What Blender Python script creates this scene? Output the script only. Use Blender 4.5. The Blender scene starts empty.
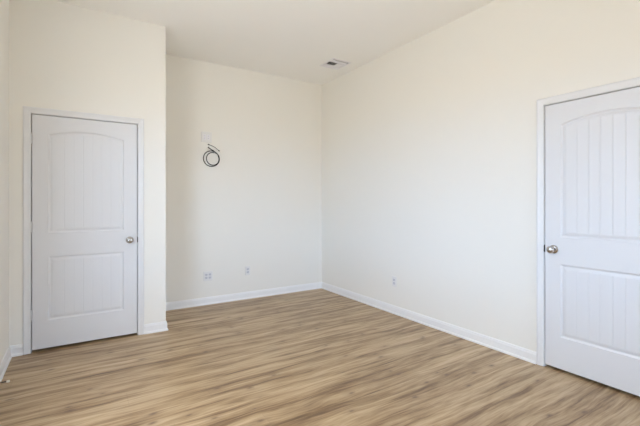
import bpy, bmesh, math, random
from mathutils import Vector, Matrix
random.seed(4)
C = bpy.context.scene.collection
S = bpy.context.scene

# ------------------------------------------------------------ dimensions (m)
XR, YB, YC, XE, XL = 3.077, 4.781, 4.0415, 0.7303, -0.497   # right wall, back wall, closet wall, closet corner, left wall
YF = -2.20                                                # wall behind the camera
H, T = 3.061, 0.14                                        # ceiling height, wall thickness
DOOR_TOP, DOOR_W = 2.042, 0.812
D1 = -0.3445                                               # left edge of closet door (x)
D2 = 1.544                                                # far edge of right door (y)
WIN_L = (1.30, 2.50, 0.62, 2.42)                          # left-wall window: y0, y1, z0, z1
WIN_F = (1.90, 2.90, 0.10, 2.10)                          # unseen front-wall window, added for fill light: x0, x1, z0, z1

# ------------------------------------------------------------ camera, sky, exposure
cam = bpy.data.cameras.new('camera')
cam.sensor_width = 36
cam.lens = 376.999 / 640 * 36
cam.shift_y = -(213 - 202.64) / 640
cam.clip_start = 0.02
co = bpy.data.objects.new('camera', cam); C.objects.link(co)
co.location = (0, 0, 1.286)
co.rotation_euler = (math.radians(90), 0, math.radians(-32.502))
S.camera = co

W = bpy.data.worlds.new('sky'); S.world = W; W.use_nodes = True
nt = W.node_tree; nt.nodes.clear()
tc = nt.nodes.new('ShaderNodeTexCoord'); sp = nt.nodes.new('ShaderNodeSeparateXYZ')
rp = nt.nodes.new('ShaderNodeValToRGB'); bg = nt.nodes.new('ShaderNodeBackground'); wo = nt.nodes.new('ShaderNodeOutputWorld')
mr = nt.nodes.new('ShaderNodeMapRange'); mr.inputs[1].default_value = -1; mr.inputs[2].default_value = 1
nt.links.new(tc.outputs['Generated'], sp.inputs[0]); nt.links.new(sp.outputs[2], mr.inputs[0])
nt.links.new(mr.outputs[0], rp.inputs[0]); nt.links.new(rp.outputs[0], bg.inputs[0]); nt.links.new(bg.outputs[0], wo.inputs[0])
cr = rp.color_ramp
SKY = [(0.0, (0.63, 0.625, 0.61)), (0.49, (0.63, 0.625, 0.61)), (0.51, (0.78, 1.085, 1.56)), (0.64, (0.78, 1.085, 1.56)), (0.68, (0.66, 0.68, 0.70)), (1.0, (0.66, 0.68, 0.70))]
cr.elements[0].position = SKY[0][0]; cr.elements[0].color = (*SKY[0][1], 1)
cr.elements[1].position = SKY[-1][0]; cr.elements[1].color = (*SKY[-1][1], 1)
for p_, c_ in SKY[1:-1]:
    e = cr.elements.new(p_); e.color = (*c_, 1)
bg.inputs[1].default_value = 13.4

S.view_settings.view_transform = 'Standard'
S.view_settings.look = 'None'
S.view_settings.gamma = 1
S.view_settings.exposure = 0.0
S.view_settings.use_curve_mapping = False
S.cycles.use_denoising = True
S.cycles.use_adaptive_sampling = False
S.cycles.max_bounces = 16
S.cycles.diffuse_bounces = 12
S.cycles.sample_clamp_indirect = 0
S.cycles.caustics_reflective = False

def portal(name, loc, direction, sx, sy):
    l = bpy.data.lights.new(name, 'AREA'); l.shape = 'RECTANGLE'; l.size = sx; l.size_y = sy
    l.cycles.is_portal = True
    o = bpy.data.objects.new(name, l); C.objects.link(o); o.location = loc
    o.rotation_euler = Vector(direction).to_track_quat('-Z', 'Z').to_euler()
portal('window_light_left', (XL - T, (WIN_L[0] + WIN_L[1]) / 2, (WIN_L[2] + WIN_L[3]) / 2), (1, 0, 0), WIN_L[1] - WIN_L[0], WIN_L[3] - WIN_L[2])
portal('added_window_light_front', ((WIN_F[0] + WIN_F[1]) / 2, YF - T, (WIN_F[2] + WIN_F[3]) / 2), (0, 1, 0), WIN_F[1] - WIN_F[0], WIN_F[3] - WIN_F[2])  # portal of the front window added to fill the room

# ------------------------------------------------------------ materials
def mat(name, col, rough=0.5, metal=0.0, bump=None, spec=0.5):
    m = bpy.data.materials.new(name); m.use_nodes = True
    n = m.node_tree; b = n.nodes['Principled BSDF']
    b.inputs['Base Color'].default_value = (*col, 1); b.inputs['Roughness'].default_value = rough
    b.inputs['Metallic'].default_value = metal; b.inputs['Specular IOR Level'].default_value = spec
    if bump:
        sc, st, dist = bump
        g = n.nodes.new('ShaderNodeNewGeometry'); no = n.nodes.new('ShaderNodeTexNoise'); bp = n.nodes.new('ShaderNodeBump')
        no.inputs['Scale'].default_value = sc; no.inputs['Detail'].default_value = 3
        bp.inputs['Strength'].default_value = st; bp.inputs['Distance'].default_value = dist
        n.links.new(g.outputs['Position'], no.inputs['Vector']); n.links.new(no.outputs['Fac'], bp.inputs['Height'])
        n.links.new(bp.outputs[0], b.inputs['Normal'])
    return m
M_WALL = mat('cream_wall_paint', (0.84, 0.825, 0.775), 0.85, bump=(160, 0.12, 0.002), spec=0.25)
M_CEIL = mat('ceiling_paint', (0.89, 0.885, 0.865), 0.9, bump=(120, 0.15, 0.002), spec=0.2)
M_TRIM = mat('white_trim_paint', (0.85, 0.85, 0.85), 0.42, bump=(60, 0.03, 0.001))
M_CASE = mat('white_casing_paint', (0.755, 0.76, 0.765), 0.42, bump=(60, 0.03, 0.001))
M_DOOR = mat('white_door_paint', (0.725, 0.73, 0.745), 0.45, bump=(90, 0.05, 0.001))
M_NICKEL = mat('brushed_nickel', (0.52, 0.49, 0.46), 0.24, 1.0, bump=(220, 0.05, 0.0005))
M_HINGE = mat('painted_hinge_metal', (0.66, 0.66, 0.67), 0.4, 0.3, bump=(220, 0.05, 0.0005))
M_PLATE = mat('white_plate_plastic', (0.78, 0.775, 0.76), 0.35, bump=(90, 0.02, 0.0005))
M_RECEP = mat('receptacle_plastic', (0.60, 0.60, 0.64), 0.35, bump=(90, 0.02, 0.0005))
M_STRIKE = mat('dark_strike_metal', (0.10, 0.09, 0.08), 0.4, 0.8, bump=(220, 0.05, 0.0005))
M_SLOT = mat('dark_slot', (0.22, 0.22, 0.22), 0.6, bump=(90, 0.02, 0.0005))
M_CABLE = mat('black_cable_rubber', (0.022, 0.02, 0.02), 0.45, bump=(300, 0.05, 0.0005))
M_DUCT = mat('duct_shade_black', (0.012, 0.012, 0.012), 0.8, bump=(40, 0.1, 0.001))  # near-black base colour paints in the shade up inside the duct
M_VENT = mat('white_vent_enamel', (0.82, 0.81, 0.84), 0.4, bump=(120, 0.02, 0.0005))
M_RUBBER = mat('white_rubber', (0.80, 0.76, 0.66), 0.6, bump=(120, 0.05, 0.0005))
M_BRONZE = mat('dark_stop_metal', (0.06, 0.055, 0.05), 0.4, 0.7, bump=(120, 0.05, 0.0005))

def floor_mat():
    m = bpy.data.materials.new('oak_plank_floor'); m.use_nodes = True
    n = m.node_tree; N = n.nodes; L = n.links; b = N['Principled BSDF']
    def val(v, s):
        if hasattr(v, 'is_linked') or hasattr(v, 'links'): L.new(v, s)
        else: s.default_value = v
    def mth(op, a, c=None, d=None):
        x = N.new('ShaderNodeMath'); x.operation = op; val(a, x.inputs[0])
        if c is not None: val(c, x.inputs[1])
        if d is not None: val(d, x.inputs[2])
        return x.outputs[0]
    def comb(a, c, d):
        x = N.new('ShaderNodeCombineXYZ'); val(a, x.inputs[0]); val(c, x.inputs[1]); val(d, x.inputs[2]); return x.outputs[0]
    def noise(v, sc, det=3, rough=0.5, dist=0.0):
        x = N.new('ShaderNodeTexNoise'); L.new(v, x.inputs['Vector']); x.inputs['Scale'].default_value = sc
        x.inputs['Detail'].default_value = det; x.inputs['Roughness'].default_value = rough; x.inputs['Distortion'].default_value = dist
        return x.outputs['Fac']
    def ramp(f, stops):
        x = N.new('ShaderNodeValToRGB'); L.new(f, x.inputs[0]); r = x.color_ramp
        r.elements[0].position, r.elements[0].color = stops[0][0], (*stops[0][1], 1)
        r.elements[1].position, r.elements[1].color = stops[-1][0], (*stops[-1][1], 1)
        for p, c in stops[1:-1]:
            e = r.elements.new(p); e.color = (*c, 1)
        return x.outputs[0]
    def mix(f, a, c, mode='MIX'):
        x = N.new('ShaderNodeMix'); x.data_type = 'RGBA'; x.blend_type = mode
        val(f, x.inputs[0]); val(a, x.inputs[6]); val(c, x.inputs[7]); return x.outputs[2]
    g = N.new('ShaderNodeNewGeometry'); s = N.new('ShaderNodeSeparateXYZ'); L.new(g.outputs['Position'], s.inputs[0])
    x, y = s.outputs[0], s.outputs[1]
    PW, PL = 0.178, 1.22
    yr = mth('DIVIDE', mth('ADD', y, 3.03), PW); row = mth('FLOOR', yr); fy = mth('FRACT', yr)
    xs = mth('DIVIDE', mth('ADD', mth('ADD', x, 9.0), mth('MULTIPLY', row, 0.473)), PL); colm = mth('FLOOR', xs); fx = mth('FRACT', xs)
    wn = N.new('ShaderNodeTexWhiteNoise'); wn.noise_dimensions = '2D'; L.new(comb(row, colm, 0.0), wn.inputs['Vector'])
    pid = wn.outputs['Value']
    # wavy long streaks
    wr = N.new('ShaderNodeTexWhiteNoise'); wr.noise_dimensions = '1D'; L.new(mth('ADD', mth('FLOOR', mth('DIVIDE', row, 2.0)), 0.5), wr.inputs['W'])
    off = mth('MULTIPLY', wr.outputs['Value'], 37.0)
    warp = noise(comb(mth('ADD', mth('MULTIPLY', x, 1.6), off), mth('MULTIPLY', y, 5.0), off), 1.0, 2)
    yw = mth('ADD', y, mth('MULTIPLY', mth('SUBTRACT', warp, 0.5), 0.08))
    v1 = comb(mth('ADD', mth('MULTIPLY', x, 1.2), off), mth('MULTIPLY', yw, 18.0), off)
    n1 = noise(v1, 1.0, 3, 0.55, 0.3)
    v2 = comb(mth('ADD', mth('MULTIPLY', x, 5.0), off), mth('MULTIPLY', yw, 75.0), off)
    n2 = noise(v2, 1.0, 3, 0.6, 0.2)
    v3 = comb(mth('ADD', mth('MULTIPLY', x, 14.0), off), mth('MULTIPLY', yw, 300.0), off)
    n3 = noise(v3, 1.0, 2, 0.6)
    f = mth('ADD', mth('ADD', mth('MULTIPLY', n1, 0.60), mth('MULTIPLY', n2, 0.29)), mth('MULTIPLY', n3, 0.11))
    c = ramp(f, [(0.33, FL[0]), (0.41, FL[1]), (0.48, FL[2]), (0.555, FL[3]), (0.65, FL[4])])
    tint = ramp(pid, [(0.0, (0.965, 0.955, 0.94)), (0.5, (1.0, 0.99, 0.975)), (1.0, (1.04, 1.035, 1.03))])
    c = mix(1.0, c, tint, 'MULTIPLY')
    # knots: small stretched dark spots, some planks only
    vk = N.new('ShaderNodeTexVoronoi'); vk.voronoi_dimensions = '2D'; vk.inputs['Scale'].default_value = 1.0
    L.new(comb(mth('ADD', mth('MULTIPLY', x, 4.6), off), mth('MULTIPLY', yw, 10.0), 0.0), vk.inputs['Vector'])
    kd = vk.outputs['Distance']
    sep = N.new('ShaderNodeSeparateColor'); L.new(vk.outputs['Color'], sep.inputs[0])
    kon = mth('GREATER_THAN', sep.outputs[0], 0.78)
    kr = mth('ADD', 0.08, mth('MULTIPLY', sep.outputs[1], 0.10))
    kf = mth('MULTIPLY', kon, mth('SMOOTH_MIN', 1.0, mth('MAXIMUM', 0.0, mth('SUBTRACT', 1.0, mth('DIVIDE', kd, kr))), 0.1))
    c = mix(mth('MULTIPLY', kf, 1.0), c, (0.10, 0.060, 0.036, 1))
    halo = mth('MULTIPLY', kon, mth('MAXIMUM', 0.0, mth('SUBTRACT', 1.0, mth('DIVIDE', kd, 0.38))))
    c = mix(mth('MULTIPLY', halo, 0.45), c, (0.24, 0.15, 0.088, 1))
    # seams
    ey = mth('MULTIPLY', mth('MINIMUM', fy, mth('SUBTRACT', 1.0, fy)), PW)
    ex = mth('MULTIPLY', mth('MINIMUM', fx, mth('SUBTRACT', 1.0, fx)), PL)
    seam = mth('LESS_THAN', mth('MINIMUM', ex, ey), 0.0011)
    c = mix(mth('MULTIPLY', seam, 0.2), c, (0.08, 0.05, 0.03, 1))
    L.new(c, b.inputs['Base Color'])
    b.inputs['Roughness'].default_value = 0.40; b.inputs['Specular IOR Level'].default_value = 0.6
    bp = N.new('ShaderNodeBump'); bp.inputs['Strength'].default_value = 0.15; bp.inputs['Distance'].default_value = 0.001
    L.new(mth('SUBTRACT', n2, mth('MULTIPLY', seam, 1.0)), bp.inputs['Height']); L.new(bp.outputs[0], b.inputs['Normal'])
    return m
FL = [(0.115, 0.062, 0.027), (0.225, 0.138, 0.068), (0.365, 0.25, 0.138), (0.475, 0.348, 0.208), (0.575, 0.442, 0.288)]
M_FLOOR = floor_mat()

# ------------------------------------------------------------ mesh helpers
def obj(name, bm, m, parent=None, smooth=False, kind=None, fix=True):
    if fix: bmesh.ops.recalc_face_normals(bm, faces=bm.faces)
    me = bpy.data.meshes.new(name); bm.to_mesh(me); bm.free()
    me.materials.append(m)
    if smooth:
        for p in me.polygons: p.use_smooth = True
        me.set_sharp_from_angle(angle=math.radians(38))
    o = bpy.data.objects.new(name, me); C.objects.link(o)
    if parent: o.parent = parent
    if kind: o['kind'] = kind
    return o
def thing(name, label, cat, loc=(0, 0, 0), group=None, rot=None):
    o = bpy.data.objects.new(name, None); C.objects.link(o); o.location = loc
    o.empty_display_size = 0.05
    if rot: o.rotation_euler = rot
    o['label'] = label; o['category'] = cat
    if group: o['group'] = group
    return o
def box(bm, a, b, bevel=0.0):
    vs = [bm.verts.new((x, y, z)) for x in (a[0], b[0]) for y in (a[1], b[1]) for z in (a[2], b[2])]
    fs = [bm.faces.new([vs[i] for i in q]) for q in ((0, 1, 3, 2), (4, 6, 7, 5), (0, 4, 5, 1), (2, 3, 7, 6), (0, 2, 6, 4), (1, 5, 7, 3))]
    if bevel:
        es = list({e for f in fs for e in f.edges})
        bmesh.ops.bevel(bm, geom=es, offset=bevel, segments=2, affect='EDGES', profile=0.6)
def boxes(*bs, bevel=0.0):
    bm = bmesh.new()
    for a, b in bs: box(bm, a, b, bevel)
    return bm
def lathe(bm, prof, axis_o, axis, seg=32):
    """prof: (radius, distance along axis)."""
    ax = Vector(axis).normalized(); u = ax.orthogonal().normalized(); v = ax.cross(u); o = Vector(axis_o)
    rings = []
    for r, d in prof:
        if r < 1e-6: rings.append([bm.verts.new(o + ax * d)])
        else: rings.append([bm.verts.new(o + ax * d + (u * math.cos(k * 2 * math.pi / seg) + v * math.sin(k * 2 * math.pi / seg)) * r) for k in range(seg)])
    for A, B in zip(rings, rings[1:]):
        for k in range(seg):
            k2 = (k + 1) % seg
            if len(A) == 1 and len(B) == 1: continue
            if len(A) == 1: bm.faces.new((A[0], B[k], B[k2]))
            elif len(B) == 1: bm.faces.new((A[k], B[0], A[k2]))
            else: bm.faces.new((A[k], B[k], B[k2], A[k2]))
def tube(bm, pts, r, seg=10, cap=True):
    pts = [Vector(p) for p in pts]; rings = []; up = None
    for i, p in enumerate(pts):
        t = (pts[min(i + 1, len(pts) - 1)] - pts[max(i - 1, 0)]).normalized()
        up = t.orthogonal().normalized() if up is None else (up - t * up.dot(t)).normalized()
        w = t.cross(up)
        rings.append([bm.verts.new(p + (up * math.cos(k * 2 * math.pi / seg) + w * math.sin(k * 2 * math.pi / seg)) * r) for k in range(seg)])
    for A, B in zip(rings, rings[1:]):
        for k in range(seg): bm.faces.new((A[k], A[(k + 1) % seg], B[(k + 1) % seg], B[k]))
    if cap: bm.faces.new(rings[0]); bm.faces.new(rings[-1])

# ------------------------------------------------------------ room shell
def wall_with_hole(name, axis, plane0, plane1, u0, u1, holes):
    """A wall slab between two planes; axis 'x' = the wall is perpendicular to x. holes: (u0,u1,z0,z1), not overlapping in u."""
    bm = bmesh.new()
    def B(a, b, z0, z1):
        if b - a < 1e-5 or z1 - z0 < 1e-5: return
        if axis == 'x': box(bm, (plane0, a, z0), (plane1, b, z1))
        else: box(bm, (a, plane0, z0), (b, plane1, z1))
    c = u0
    for a, b, z0, z1 in sorted(holes):
        B(c, a, 0, H); B(a, b, 0, z0); B(a, b, z1, H); c = b
    B(c, u1, 0, H)
    return obj(name, bm, M_WALL, kind='structure')
JG = 0.0062                       # gap slab to jamb
JT = 0.018                       # jamb thickness
d1a, d1b = D1, D1 + DOOR_W
d2a, d2b = D2 - DOOR_W, D2
h1 = (d1a - JG - JT, d1b + JG + JT, 0, DOOR_TOP + JG + JT)
h2 = (d2a - JG - JT, d2b + JG + JT, 0, DOOR_TOP + JG + JT)
wall_with_hole('wall_right', 'x', XR, XR + T, YF, YB, [h2])
wall_with_hole('wall_left', 'x', XL - T, XL, YF, YB, [WIN_L])
wall_with_hole('wall_closet', 'y', YC, YC + T, XL, XE, [h1])
obj('wall_closet_side', boxes(((XE - T, YC + T, 0), (XE, YB, H))), M_WALL, kind='structure')
wall_with_hole('wall_back', 'y', YB, YB + T, XL - T, XR + T, [])
wall_with_hole('wall_front', 'y', YF - T, YF, XL - T, XR + T, [WIN_F])
obj('floor', boxes(((XL - T, YF - T, -0.1), (XR + 1.2, YB + T, 0))), M_FLOOR, kind='structure')
# ceiling with the duct hole of the register
VX0, VX1, VY0, VY1 = VENT = (2.640, 2.880, 3.835, 4.100)
bm = bmesh.new()
for a, b in (((XL - T, YF - T), (XR + T, VY0)), ((XL - T, VY1), (XR + T, YB + T)), ((XL - T, VY0), (VX0, VY1)), ((VX1, VY0), (XR + T, VY1))):
    box(bm, (a[0], a[1], H), (b[0], b[1], H + 0.12))
obj('ceiling', bm, M_CEIL, kind='structure')

# windows (behind the camera's view; the front one added for fill) : white frames, one mullion, one meeting rail, sill
def window(name, axis, plane, u0, u1, z0, z1, inward):
    bm = bmesh.new(); fw = 0.045
    p0, p1 = sorted((plane - inward * 0.05, plane - inward * 0.10))
    def B(a, b, c, d, q0=p0, q1=p1):
        if axis == 'x': box(bm, (q0, a, c), (q1, b, d))
        else: box(bm, (a, q0, c), (b, q1, d))
    B(u0, u0 + fw, z0, z1); B(u1 - fw, u1, z0, z1); B(u0 + fw, u1 - fw, z0, z0 + fw); B(u0 + fw, u1 - fw, z1 - fw, z1)
    um, zm = (u0 + u1) / 2, (z0 + z1) / 2
    B(um - 0.025, um + 0.025, z0 + fw, z1 - fw)
    B(u0 + fw, um - 0.025, zm - 0.02, zm + 0.02); B(um + 0.025, u1 - fw, zm - 0.02, zm + 0.02)
    o = obj(name, bm, M_TRIM, kind='structure')
    bm = bmesh.new(); q0, q1 = sorted((plane - inward * 0.10, plane + inward * 0.03))
    B(u0 + 0.001, u1 - 0.001, z0 - 0.02, z0 - 0.0005, *sorted((plane + 0.0005 * inward, plane + inward * 0.03)))
    obj('window_sill', bm, M_TRIM, o)
window('window_1', 'x', XL, WIN_L[0], WIN_L[1], WIN_L[2], WIN_L[3], 1)
window('added_window_2', 'y', YF, WIN_F[0], WIN_F[1], WIN_F[2], WIN_F[3], 1)

# baseboards: profile (out from wall, height), mitred
BP = [(0, 0), (0.021, 0), (0.021, 0.010), (0.018, 0.017), (0.0125, 0.020), (0.0125, 0.070), (0.010, 0.078), (0.0085, 0.088), (0.006, 0.092), (0, 0.092)]
def baseboard(name, runs):
    """runs: list of (p0, p1, normal, mitre0, mitre1); mitre +1 shortens (inside corner), -1 lengthens (outside), 0 square."""
    bm = bmesh.new()
    for p0, p1, nrm, m0, m1 in runs:
        p0 = Vector((*p0, 0)); p1 = Vector((*p1, 0)); nv = Vector((*nrm, 0)); t = (p1 - p0).normalized()
        A = [bm.verts.new(p0 + nv * o + t * o * m0 + Vector((0, 0, z + 0.0003))) for o, z in BP]
        B = [bm.verts.new(p1 + nv * o - t * o * m1 + Vector((0, 0, z + 0.0003))) for o, z in BP]
        for i in range(len(BP)):
            j = (i + 1) % len(BP); bm.faces.new((A[i], A[j], B[j], B[i]))
        bm.faces.new(A); bm.faces.new(B)
    return obj(name, bm, M_TRIM, kind='structure')
CW = 0.053                       # casing width
CR = 0.003                       # reveal
c1a, c1b = d1a - JG - CR - CW, d1b + JG + CR + CW
c2a, c2b = d2a - JG - CR - CW, d2b + JG + CR + CW
baseboard('baseboard_back', [((XE, YB), (XR, YB), (0, -1), 1, 1)])
baseboard('baseboard_right', [((XR, YB), (XR, c2b), (-1, 0), 1, 0), ((XR, c2a), (XR, YF), (-1, 0), 0, 1)])
baseboard('baseboard_closet', [((XL, YC), (c1a, YC), (0, -1), 1, 0), ((c1b, YC), (XE, YC), (0, -1), 0, -1), ((XE, YC), (XE, YB), (1, 0), -1, 1)])
baseboard('baseboard_left', [((XL, YF), (XL, YC), (1, 0), 1, 1)])
baseboard('baseboard_front', [((XL, YF), (XR, YF), (0, 1), 1, 1)])

# ------------------------------------------------------------ doors, built in a local frame: u to the right, z up, -v towards the room
def frame_matrix(origin, uvec, outv):
    """local x -> uvec, local y -> -outv (into the wall), local z up"""
    u = Vector((*uvec, 0)); n = -Vector((*outv, 0)); M = Matrix.Identity(4)
    for i in range(3): M[i][0] = u[i]; M[i][1] = n[i]; M[i][2] = (0, 0, 1)[i]; M[i][3] = (*origin, 0)[i]
    return M
CP = [(0, 0.0), (0, 0.007), (0.004, 0.009), (0.012, 0.0095), (0.020, 0.0100), (0.034, 0.0130), (0.043, 0.0140), (0.049, 0.0125), (CW, 0.008), (CW, 0.0)]
def casing(name, M, w):
    """local: slab from u=0..w"""
    bm = bmesh.new(); a, b, zt = -JG - CR, w + JG + CR, DOOR_TOP + JG + CR
    rows = []
    for o, t in CP:
        rows.append([(a - o, -t, 0.0005), (a - o, -t, zt + o), (b + o, -t, zt + o), (b + o, -t, 0.0005)])
    V = [[bm.verts.new(M @ Vector(p)) for p in r] for r in rows]
    for i in range(len(V)):
        j = (i + 1) % len(V)
        for k in range(3): bm.faces.new((V[i][k], V[i][k + 1], V[j][k + 1], V[j][k]))
    bm.faces.new([r[0] for r in V]); bm.faces.new([r[3] for r in V])
    # jamb boards and stops
    def B(p, q):
        s = len(bm.verts); bm.verts.ensure_lookup_table()
        t = bmesh.new(); box(t, p, q); t.transform(M)
        me = bpy.data.meshes.new('t'); t.to_mesh(me); t.free(); bm.from_mesh(me); bpy.data.meshes.remove(me)
    E = 0.0006
    B((-JG - JT + E, 0.0002, 0.0005), (-JG, T, DOOR_TOP + JG)); B((w + JG, 0.0002, 0.0005), (w + JG + JT - E, T, DOOR_TOP + JG))
    B((-JG - JT + E, 0.0002, DOOR_TOP + JG), (w + JG + JT - E, T, DOOR_TOP + JG + JT - E))
    y0 = 0.085
    B((-JG, y0, 0.0005), (0.010, y0 + 0.03, DOOR_TOP + JG)); B((w - 0.010, y0, 0.0005), (w + JG, y0 + 0.03, DOOR_TOP + JG))
    B((0.010, y0, DOOR_TOP - 0.010), (w - 0.010, y0 + 0.03, DOOR_TOP + JG))
    return obj(name, bm, M_CASE, kind='structure')

SW = 0.112                        # stile width
ZL0, ZL1, ZU0, ZS, ZP = 0.262, 0.818, 1.022, 1.880, 1.928   # lower panel, upper panel, arch shoulder and peak
ZB, DT_ = 0.023, 0.035            # bottom clearance, slab thickness
FY = 0.0008                        # slab face sits this far behind the wall face
def arch(u, w):
    t = (u - w / 2) / (w / 2 - SW)
    R = ((w / 2 - SW) ** 2 + (ZP - ZS) ** 2) / (2 * (ZP - ZS)); x = t * (w / 2 - SW)
    return ZP - R + math.sqrt(R * R - x * x)
def prof(d):
    P = [(0, 0), (0.003, 0.0035), (0.010, 0.0085), (0.014, 0.0095), (0.019, 0.0090), (0.024, 0.0060), (0.036, 0.0030), (0.040, 0.0025), (9, 0.0025)]
    for (a, x), (b, y) in zip(P, P[1:]):
        if d <= b: return x + (y - x) * (d - a) / (b - a)
def panel(door, M, w, z0, top):
    u0, u1 = SW, w - SW; n = 7; pitch = (u1 - u0 - 0.08) / n
    gro = [u0 + 0.04 + pitch * k for k in range(1, n)]
    us = [u0 + d for d in (0, 0.003, 0.010, 0.014, 0.019, 0.024, 0.030, 0.036, 0.040)]
    us += [u1 - (u - u0) for u in us]
    for g in gro: us += [g - 0.006, g - 0.0045, g - 0.0018, g, g + 0.0018, g + 0.0045, g + 0.006]
    for k in range(n): us += [u0 + 0.04 + pitch * (k + 0.5)]
    us = sorted(set(round(u, 5) for u in us))
    ds = [0, 0.003, 0.010, 0.014, 0.019, 0.024, 0.030, 0.036, 0.040, 0.046]
    bm = bmesh.new(); G = []
    for u in us:
        zt = top(u); zs = [z0 + d for d in ds] + [z0 + 0.046 + (zt - z0 - 0.092) * k / 12 for k in range(1, 12)] + [zt - d for d in reversed(ds)]
        colv = []
        for z in zs:
            d = min(u - u0, u1 - u, z - z0, zt - z); h = prof(max(d, 0))
            if d > 0.0395:
                for g in gro:
                    h += max(0, 1 - abs(u - g) / 0.0045) * 0.0022
            colv.append(bm.verts.new(M @ Vector((u, FY + h, z))))
        G.append(colv)
    for A, B in zip(G, G[1:]):
        for k in range(len(A) - 1): bm.faces.new((A[k], B[k], B[k + 1], A[k + 1]))
    o = obj('panel', bm, M_DOOR, door, smooth=True, fix=False)
    # make sure normals face the room
    nrm = (M.to_3x3() @ Vector((0, -1, 0)))
    if o.data.polygons[len(o.data.polygons) // 2].normal.dot(nrm) < 0: o.data.flip_normals()
    return o
def door(name, M, w, hinge_left, knob_left):
    bm = bmesh.new()
    N = 24; us = [SW + (w - 2 * SW) * k / N for k in range(N + 1)]
    def V(u, z, y=FY): return bm.verts.new(M @ Vector((u, y, z)))
    def F(pts): bm.faces.new([V(*p) for p in pts])
    zt = DOOR_TOP
    F([(0, ZB), (SW, ZB), (SW, zt), (0, zt)]); F([(w - SW, ZB), (w, ZB), (w, zt), (w - SW, zt)])
    F([(SW, ZB), (w - SW, ZB), (w - SW, ZL0), (SW, ZL0)]); F([(SW, ZL1), (w - SW, ZL1), (w - SW, ZU0), (SW, ZU0)])
    for a, b in zip(us, us[1:]): F([(a, arch(a, w)), (b, arch(b, w)), (b, zt), (a, zt)])
    yb = FY + DT_
    F([(0, ZB, yb), (w, ZB, yb), (w, zt, yb), (0, zt, yb)])
    F([(0, ZB), (0, zt), (0, zt, yb), (0, ZB, yb)]); F([(w, ZB), (w, zt), (w, zt, yb), (w, ZB, yb)])
    F([(0, ZB), (w, ZB), (w, ZB, yb), (0, ZB, yb)]); F([(0, zt), (w, zt), (w, zt, yb), (0, zt, yb)])
    bmesh.ops.remove_doubles(bm, verts=bm.verts, dist=1e-6)
    D = obj(name, bm, M_DOOR, kind='structure')
    panel(D, M, w, ZL0, lambda u: ZL1); panel(D, M, w, ZU0, lambda u: arch(u, w))
    # knob
    ku = 0.062 if knob_left else w - 0.062; kz = 0.927
    o = M @ Vector((ku, FY, kz)); ax = M.to_3x3() @ Vector((0, -1, 0))
    bm = bmesh.new()
    lathe(bm, [(0.0, 0.031), (0.0125, 0.031), (0.0125, 0.033), (0.019, 0.036), (0.0245, 0.042), (0.0268, 0.049), (0.0262, 0.056), (0.0225, 0.062), (0.015, 0.0655), (0.0, 0.0665)], o, ax)
    k = obj('door_knob', bm, M_NICKEL, D, smooth=True)
    bm = bmesh.new(); lathe(bm, [(0.0, 0.0003), (0.0325, 0.0003), (0.0325, 0.003), (0.029, 0.007), (0.018, 0.0095), (0.0115, 0.011), (0.0105, 0.0305), (0, 0.0305)], o, ax)
    obj('rosette', bm, M_NICKEL, k, smooth=True)
    # hinges
    hu = -JG / 2 if hinge_left else w + JG / 2
    for hz in (0.322, 1.080, 1.836):
        bm = bmesh.new(); a = M @ Vector((hu, -0.0035, hz - 0.044))
        lathe(bm, [(0, -0.003), (0.003, -0.003), (0.0062, 0), (0.0062, 0.0285), (0.0058, 0.029), (0.0062, 0.0295), (0.0062, 0.0585), (0.0058, 0.059), (0.0062, 0.0595), (0.0062, 0.088), (0.003, 0.091), (0, 0.091)], a, (0, 0, 1), 16)
        t = bmesh.new(); box(t, (hu - 0.0011, 0.0005, hz - 0.044), (hu + 0.0011, 0.030, hz + 0.044)); t.transform(M)
        me = bpy.data.meshes.new('t'); t.to_mesh(me); t.free(); bm.from_mesh(me); bpy.data.meshes.remove(me)
        obj('hinge', bm, M_HINGE, D, smooth=True)
    return D
def strike(trim, M, w, left):
    """lip of the strike plate wrapped on the jamb edge"""
    bm = bmesh.new()
    def B(p, q):
        t = bmesh.new(); box(t, p, q); t.transform(M)
        me = bpy.data.meshes.new('t'); t.to_mesh(me); t.free(); bm.from_mesh(me); bpy.data.meshes.remove(me)
    s = -1 if left else 1; e = -JG if left else w + JG
    z0, z1 = 0.927 - 0.029, 0.927 + 0.029
    B((min(e - s * 0.0012, e), -0.003, z0), (max(e - s * 0.0012, e), 0.034, z1))
    B((min(e - s * 0.0012, e + s * 0.0048), -0.0045, z0 + 0.006), (max(e - s * 0.0012, e + s * 0.0048), -0.001, z1 - 0.006))
    obj('strike_plate', bm, M_STRIKE, trim)

M1 = frame_matrix((d1a, YC), (1, 0), (0, -1))
M2 = frame_matrix((XR, d2b), (0, -1), (-1, 0))
t1 = casing('trim_1', M1, DOOR_W); t2 = casing('trim_2', M2, DOOR_W)
dr1 = door('door_1', M1, DOOR_W, True, False); dr2 = door('door_2', M2, DOOR_W, False, True)
dr1['label'] = 'white two-panel arched door set in the closet wall at left, hinges on its left edge'
dr2['label'] = 'white two-panel arched door in the long right wall, cut by the picture edge'
strike(t1, M1, DOOR_W, False); strike(t2, M2, DOOR_W, True)
# dark rooms behind the doors
obj('wall_closet_back', boxes(((XL, YB - 0.02, 0), (XE - T, YB - 0.001, H))), M_WALL, kind='structure')
bm = boxes(((XR + 1.1, d2a - 0.6, 0), (XR + 1.2, d2b + 0.6, H)), ((XR + T, d2a - 0.6, 0), (XR + 1.1, d2a - 0.5, H)), ((XR + T, d2b + 0.5, 0), (XR + 1.1, d2b + 0.6, H)), ((XR + T, d2a - 0.6, H), (XR + 1.2, d2b + 0.6, H + 0.1)))
obj('wall_hall', bm, M_WALL, kind='structure')

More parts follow.
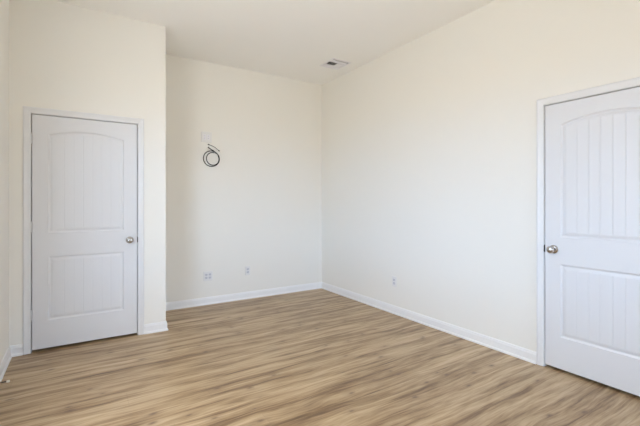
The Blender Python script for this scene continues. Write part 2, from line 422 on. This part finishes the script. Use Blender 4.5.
# ------------------------------------------------------------ ceiling register
fx0, fx1, fy0, fy1 = VX0 - 0.022, VX1 + 0.022, VY0 - 0.022, VY1 + 0.022
v = thing('ceiling_vent', 'square white four-way louvred air vent in the ceiling near the far corner', 'vent', ((VX0 + VX1) / 2, (VY0 + VY1) / 2, H))
ox, oy = v.location.x, v.location.y
def rel(bm): bmesh.ops.translate(bm, verts=bm.verts, vec=(-ox, -oy, -H)); return bm
bm = bmesh.new()
zz = [(0.0, H - 0.0002), (0.004, H - 0.006), (0.019, H - 0.007), (0.0225, H - 0.004), (0.0225, H + 0.0008)]
V = [[bm.verts.new(p) for p in ((fx0 + o, fy0 + o, z), (fx1 - o, fy0 + o, z), (fx1 - o, fy1 - o, z), (fx0 + o, fy1 - o, z))] for o, z in zz]
for A, B in zip(V, V[1:]):
    for k in range(4): bm.faces.new((A[k], A[(k + 1) % 4], B[(k + 1) % 4], B[k]))
obj('frame', rel(bm), M_VENT, v)
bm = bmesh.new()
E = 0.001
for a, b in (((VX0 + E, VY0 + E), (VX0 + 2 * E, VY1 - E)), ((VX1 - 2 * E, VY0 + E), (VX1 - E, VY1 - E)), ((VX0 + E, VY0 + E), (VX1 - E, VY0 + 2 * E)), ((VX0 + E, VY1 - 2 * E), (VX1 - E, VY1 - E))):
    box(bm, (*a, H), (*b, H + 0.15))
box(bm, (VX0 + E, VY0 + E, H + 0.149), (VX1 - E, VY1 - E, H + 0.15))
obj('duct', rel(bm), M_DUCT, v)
def slat(c0, c1, lean):
    """a thin blade from c0 to c1 (ceiling plane points) whose upper edge leans by vector lean"""
    bm = bmesh.new(); h = 0.017; ln = Vector((*lean, 0)) * 0.015
    pts = []
    for c in (c0, c1):
        b = Vector((*c, H - 0.004)); pts.append((b, b + ln * 0.55 + Vector((0, 0, h * 0.35)), b + ln + Vector((0, 0, h))))
    th = Vector((*lean, 0)) * 0.0009
    A = [bm.verts.new(p) for p in pts[0]] + [bm.verts.new(p + th) for p in reversed(pts[0])]
    B = [bm.verts.new(p) for p in pts[1]] + [bm.verts.new(p + th) for p in reversed(pts[1])]
    n = len(A)
    for i in range(n): bm.faces.new((A[i], A[(i + 1) % n], B[(i + 1) % n], B[i]))
    bm.faces.new(A); bm.faces.new(B)
    obj('slat', rel(bm), M_VENT, v, smooth=True)
xm = VX0 + 0.128; ya, yb_ = VY0 + 0.088, VY1 - 0.050
slat((VX0 + 0.002, VY0 + 0.022), (VX1 - 0.002, VY0 + 0.022), (0, 1.2))
for k in range(3): slat((VX0 + 0.002, VY0 + 0.054 + k * 0.0145), (VX1 - 0.002, VY0 + 0.054 + k * 0.0145), (0, -1))
for k in range(3): slat((VX0 + 0.002, VY1 - 0.010 - k * 0.0145), (VX1 - 0.002, VY1 - 0.010 - k * 0.0145), (0, -1))
for k in range(4): slat((VX0 + 0.008 + k * 0.030, ya + 0.002), (VX0 + 0.008 + k * 0.030, yb_ - 0.002), (1.5, 0))
for k in range(5): slat((VX1 - 0.008 - k * 0.0165, ya + 0.002), (VX1 - 0.008 - k * 0.0165, yb_ - 0.002), (-1, 0))
bm = boxes(((VX0 + .002, ya - 0.001, H - 0.005), (VX1 - .002, ya + 0.001, H)), ((VX0 + .002, yb_ - 0.001, H - 0.005), (VX1 - .002, yb_ + 0.001, H)), ((xm - 0.001, ya + .001, H - 0.005), (xm + 0.001, yb_ - .001, H)))
obj('divider', rel(bm), M_VENT, v)

# ------------------------------------------------------------ wall plates (local: u right, z up, into wall = +y)
def rbox(bm, cx, cz, w, h, y0, y1, r=0.004, seg=4):
    ring = []
    for sx, sz, a0 in ((1, 1, 0), (-1, 1, 90), (-1, -1, 180), (1, -1, 270)):
        for k in range(seg + 1):
            a = math.radians(a0 + 90 * k / seg); ring.append((cx + sx * (w / 2 - r) + r * math.cos(a), cz + sz * (h / 2 - r) + r * math.sin(a)))
    ch = min(0.0018, abs(y1 - y0) * 0.4); s = 1 if y1 < y0 else -1
    L0 = [bm.verts.new((x, y0, z)) for x, z in ring]; L1 = [bm.verts.new((x, y1 + ch * s, z)) for x, z in ring]
    L2 = [bm.verts.new((cx + (x - cx) * (1 - 2 * ch / w), y1, cz + (z - cz) * (1 - 2 * ch / h))) for x, z in ring]
    for A, B in ((L0, L1), (L1, L2)):
        for k in range(len(A)): bm.faces.new((A[k], A[(k + 1) % len(A)], B[(k + 1) % len(A)], B[k]))
    bm.faces.new(L0); bm.faces.new(L2)
def outlet(name, label, cat, loc, rotz, gangs, style, group=None):
    t = thing(name, label, cat, loc, group, (0, 0, rotz))
    w = 0.072 if gangs == 1 else 0.118; h = 0.118
    if style == 'media': w, h = 0.134, 0.130
    bm = bmesh.new(); rbox(bm, 0, 0, w, h, -0.0003, -0.006); obj('cover_plate', bm, M_PLATE, t)
    for g in range(gangs):
        cx = 0 if gangs == 1 else (-0.023, 0.023)[g]
        for s in (1, -1):
            if style == 'duplex':
                cz = s * 0.0195
                bm = bmesh.new(); rbox(bm, cx, cz, 0.034, 0.028, -0.0062, -0.0085, 0.008)
                r = obj('receptacle', bm, M_RECEP, t)
                for sx in (-0.0065, 0.0065):
                    bm = bmesh.new(); box(bm, (cx + sx - 0.0012, -0.0089, cz - 0.001), (cx + sx + 0.0012, -0.0086, cz + 0.008)); obj('slot', bm, M_SLOT, r)
                bm = bmesh.new(); lathe(bm, [(0, 0), (0.0026, 0), (0.0026, 0.0003), (0, 0.0003)], (cx, -0.0086, cz - 0.0075), (0, -1, 0), 12); obj('ground_hole', bm, M_SLOT, r)
        if style == 'media':
            bm = bmesh.new(); rbox(bm, cx, 0, 0.033, 0.066, -0.0062, -0.0078, 0.002); ins = obj('insert', bm, M_VENT, t)
            for cz in (0.014, -0.014):
                bm = bmesh.new(); lathe(bm, [(0, 0), (0.0055, 0), (0.0048, 0.001), (0.0045, 0.006), (0.0, 0.006)], (cx, -0.008, cz), (0, -1, 0), 12); obj('jack', bm, M_RECEP, ins, smooth=True)
        for s in ((0,) if style == 'duplex' else (0.048, -0.048)):
            bm = bmesh.new(); lathe(bm, [(0, 0), (0.0032, 0), (0.0028, 0.0012), (0, 0.0014)], (cx, -0.0062, s), (0, -1, 0), 12); obj('screw', bm, M_PLATE, t, smooth=True)
    return t
outlet('wall_plate', 'white double wall plate high on back wall, above the coiled black cable', 'wall plate', (1.348, YB, 2.112), 0, 2, 'media')
outlet('power_outlet', 'white double-wide power outlet low on back wall, left of the narrower one', 'outlet', (1.367, YB, 0.358), 0, 2, 'duplex')
outlet('power_outlet', 'narrow single white power outlet low on back wall, right of the double one', 'outlet', (1.897, YB, 0.376), 0, 1, 'duplex')
outlet('power_outlet', 'single white power outlet low on long right wall', 'outlet', (XR, 3.222, 0.372), -math.pi / 2, 1, 'duplex')

# ------------------------------------------------------------ coiled cable on the back wall
def catmull(P, n=10):
    P = [Vector(p) for p in P]; out = []
    for i in range(len(P) - 1):
        a, b, c, d = P[max(i - 1, 0)], P[i], P[i + 1], P[min(i + 2, len(P) - 1)]
        for k in range(n):
            t = k / n
            out.append(0.5 * ((2 * b) + (c - a) * t + (2 * a - 5 * b + 4 * c - d) * t * t + (3 * b - a - 3 * c + d) * t ** 3))
    out.append(P[-1]); return out
CX, CZ, CRAD = 1.407, 1.843, 0.101
y_ = YB - 0.010
kt = thing('coiled_cable', 'coiled black cable with loose ends hanging on the back wall below the white plate', 'cable', (CX, YB - 0.002, CZ - CRAD))
def relc(bm): bmesh.ops.translate(bm, verts=bm.verts, vec=(-CX, -(YB - 0.002), -(CZ - CRAD))); return bm
pts = [(CX - 0.042, y_ - 0.016, CZ + 0.138), (CX - 0.006, y_ - 0.014, CZ + 0.114), (CX + 0.035, y_ - 0.012, CZ + 0.090)]
# wraps of the coil, the second one a little smaller and shifted
for k in range(27):
    a = math.radians(62 - k * 15); f = 1.0
    pts.append((CX + CRAD * math.cos(a), y_ - 0.004 + 0.0001 * k, CZ + CRAD * math.sin(a) * 0.97))
for k in range(0, 22):
    a = math.radians(30 + 360 - k * 15); r = 0.080
    pts.append((CX + 0.019 + r * math.cos(a), y_ + 0.003, CZ + 0.000 + r * math.sin(a)))
bm = bmesh.new(); tube(bm, catmull(pts, 5), 0.0052, 10); obj('cable', relc(bm), M_CABLE, kt, smooth=True)
pts = [(CX - 0.044, y_ - 0.020, CZ + 0.174), (CX - 0.015, y_ - 0.020, CZ + 0.166), (CX + 0.022, y_ - 0.020, CZ + 0.152), (CX + 0.052, y_ - 0.018, CZ + 0.136), (CX + 0.072, y_ - 0.016, CZ + 0.121), (CX + 0.096, y_ - 0.010, CZ + 0.106), (CX + 0.088, y_ - 0.0, CZ + 0.078), (CX + 0.062, y_ + 0.003, CZ + 0.078), (CX + 0.03, y_ - 0.010, CZ + 0.098), (CX - 0.01, y_ - 0.012, CZ + 0.100)]
bm = bmesh.new(); tube(bm, catmull(pts[:6], 6), 0.0030, 8); obj('loose_end', relc(bm), M_CABLE, kt, smooth=True)
def plug(p, d, L=0.024, r=0.0068):
    bm = bmesh.new(); lathe(bm, [(0, 0), (r * 0.7, 0), (r, 0.002), (r, L * 0.6), (r * 0.75, L * 0.65), (r * 0.7, L), (0, L)], p, d, 14); obj('plug', relc(bm), M_CABLE, kt, smooth=True)
plug((CX - 0.050, y_ - 0.020, CZ + 0.177), (1, 0, -0.35)); plug((CX - 0.048, y_ - 0.016, CZ + 0.143), (1, 0, -0.8)); plug((CX + 0.102, y_ - 0.009, CZ + 0.102), (-1, 0, 0.6), 0.02)
bm = bmesh.new(); tube(bm, catmull([(CX + 0.010, y_ - 0.016, CZ + 0.110), (CX + 0.028, y_ - 0.020, CZ + 0.094), (CX + 0.046, y_ - 0.018, CZ + 0.080), (CX + 0.058, y_ - 0.012, CZ + 0.066)], 6), 0.0048, 8); obj('tie', relc(bm), M_CABLE, kt, smooth=True)

# ------------------------------------------------------------ door stop on the left baseboard
s0 = XL + 0.0130
st = thing('door_stop', 'dark metal door stop with pale rubber tip on left baseboard near the closet door', 'door stop', (s0, 3.374, 0.045))
bm = bmesh.new(); lathe(bm, [(0, 0), (0.011, 0), (0.011, 0.003), (0.005, 0.006), (0, 0.006)], (0, 0, 0), (1, 0, 0), 16); obj('base', bm, M_BRONZE, st, smooth=True)
bm = bmesh.new(); lathe(bm, [(0, 0.006), (0.0045, 0.006), (0.0045, 0.055), (0, 0.055)], (0, 0, 0), (1, 0, 0), 14); obj('rod', bm, M_BRONZE, st, smooth=True)
bm = bmesh.new(); lathe(bm, [(0, 0.055), (0.0075, 0.055), (0.0085, 0.060), (0.0075, 0.071), (0.004, 0.073), (0, 0.073)], (0, 0, 0), (1, 0, 0), 16); obj('rubber_tip', bm, M_RUBBER, st, smooth=True)
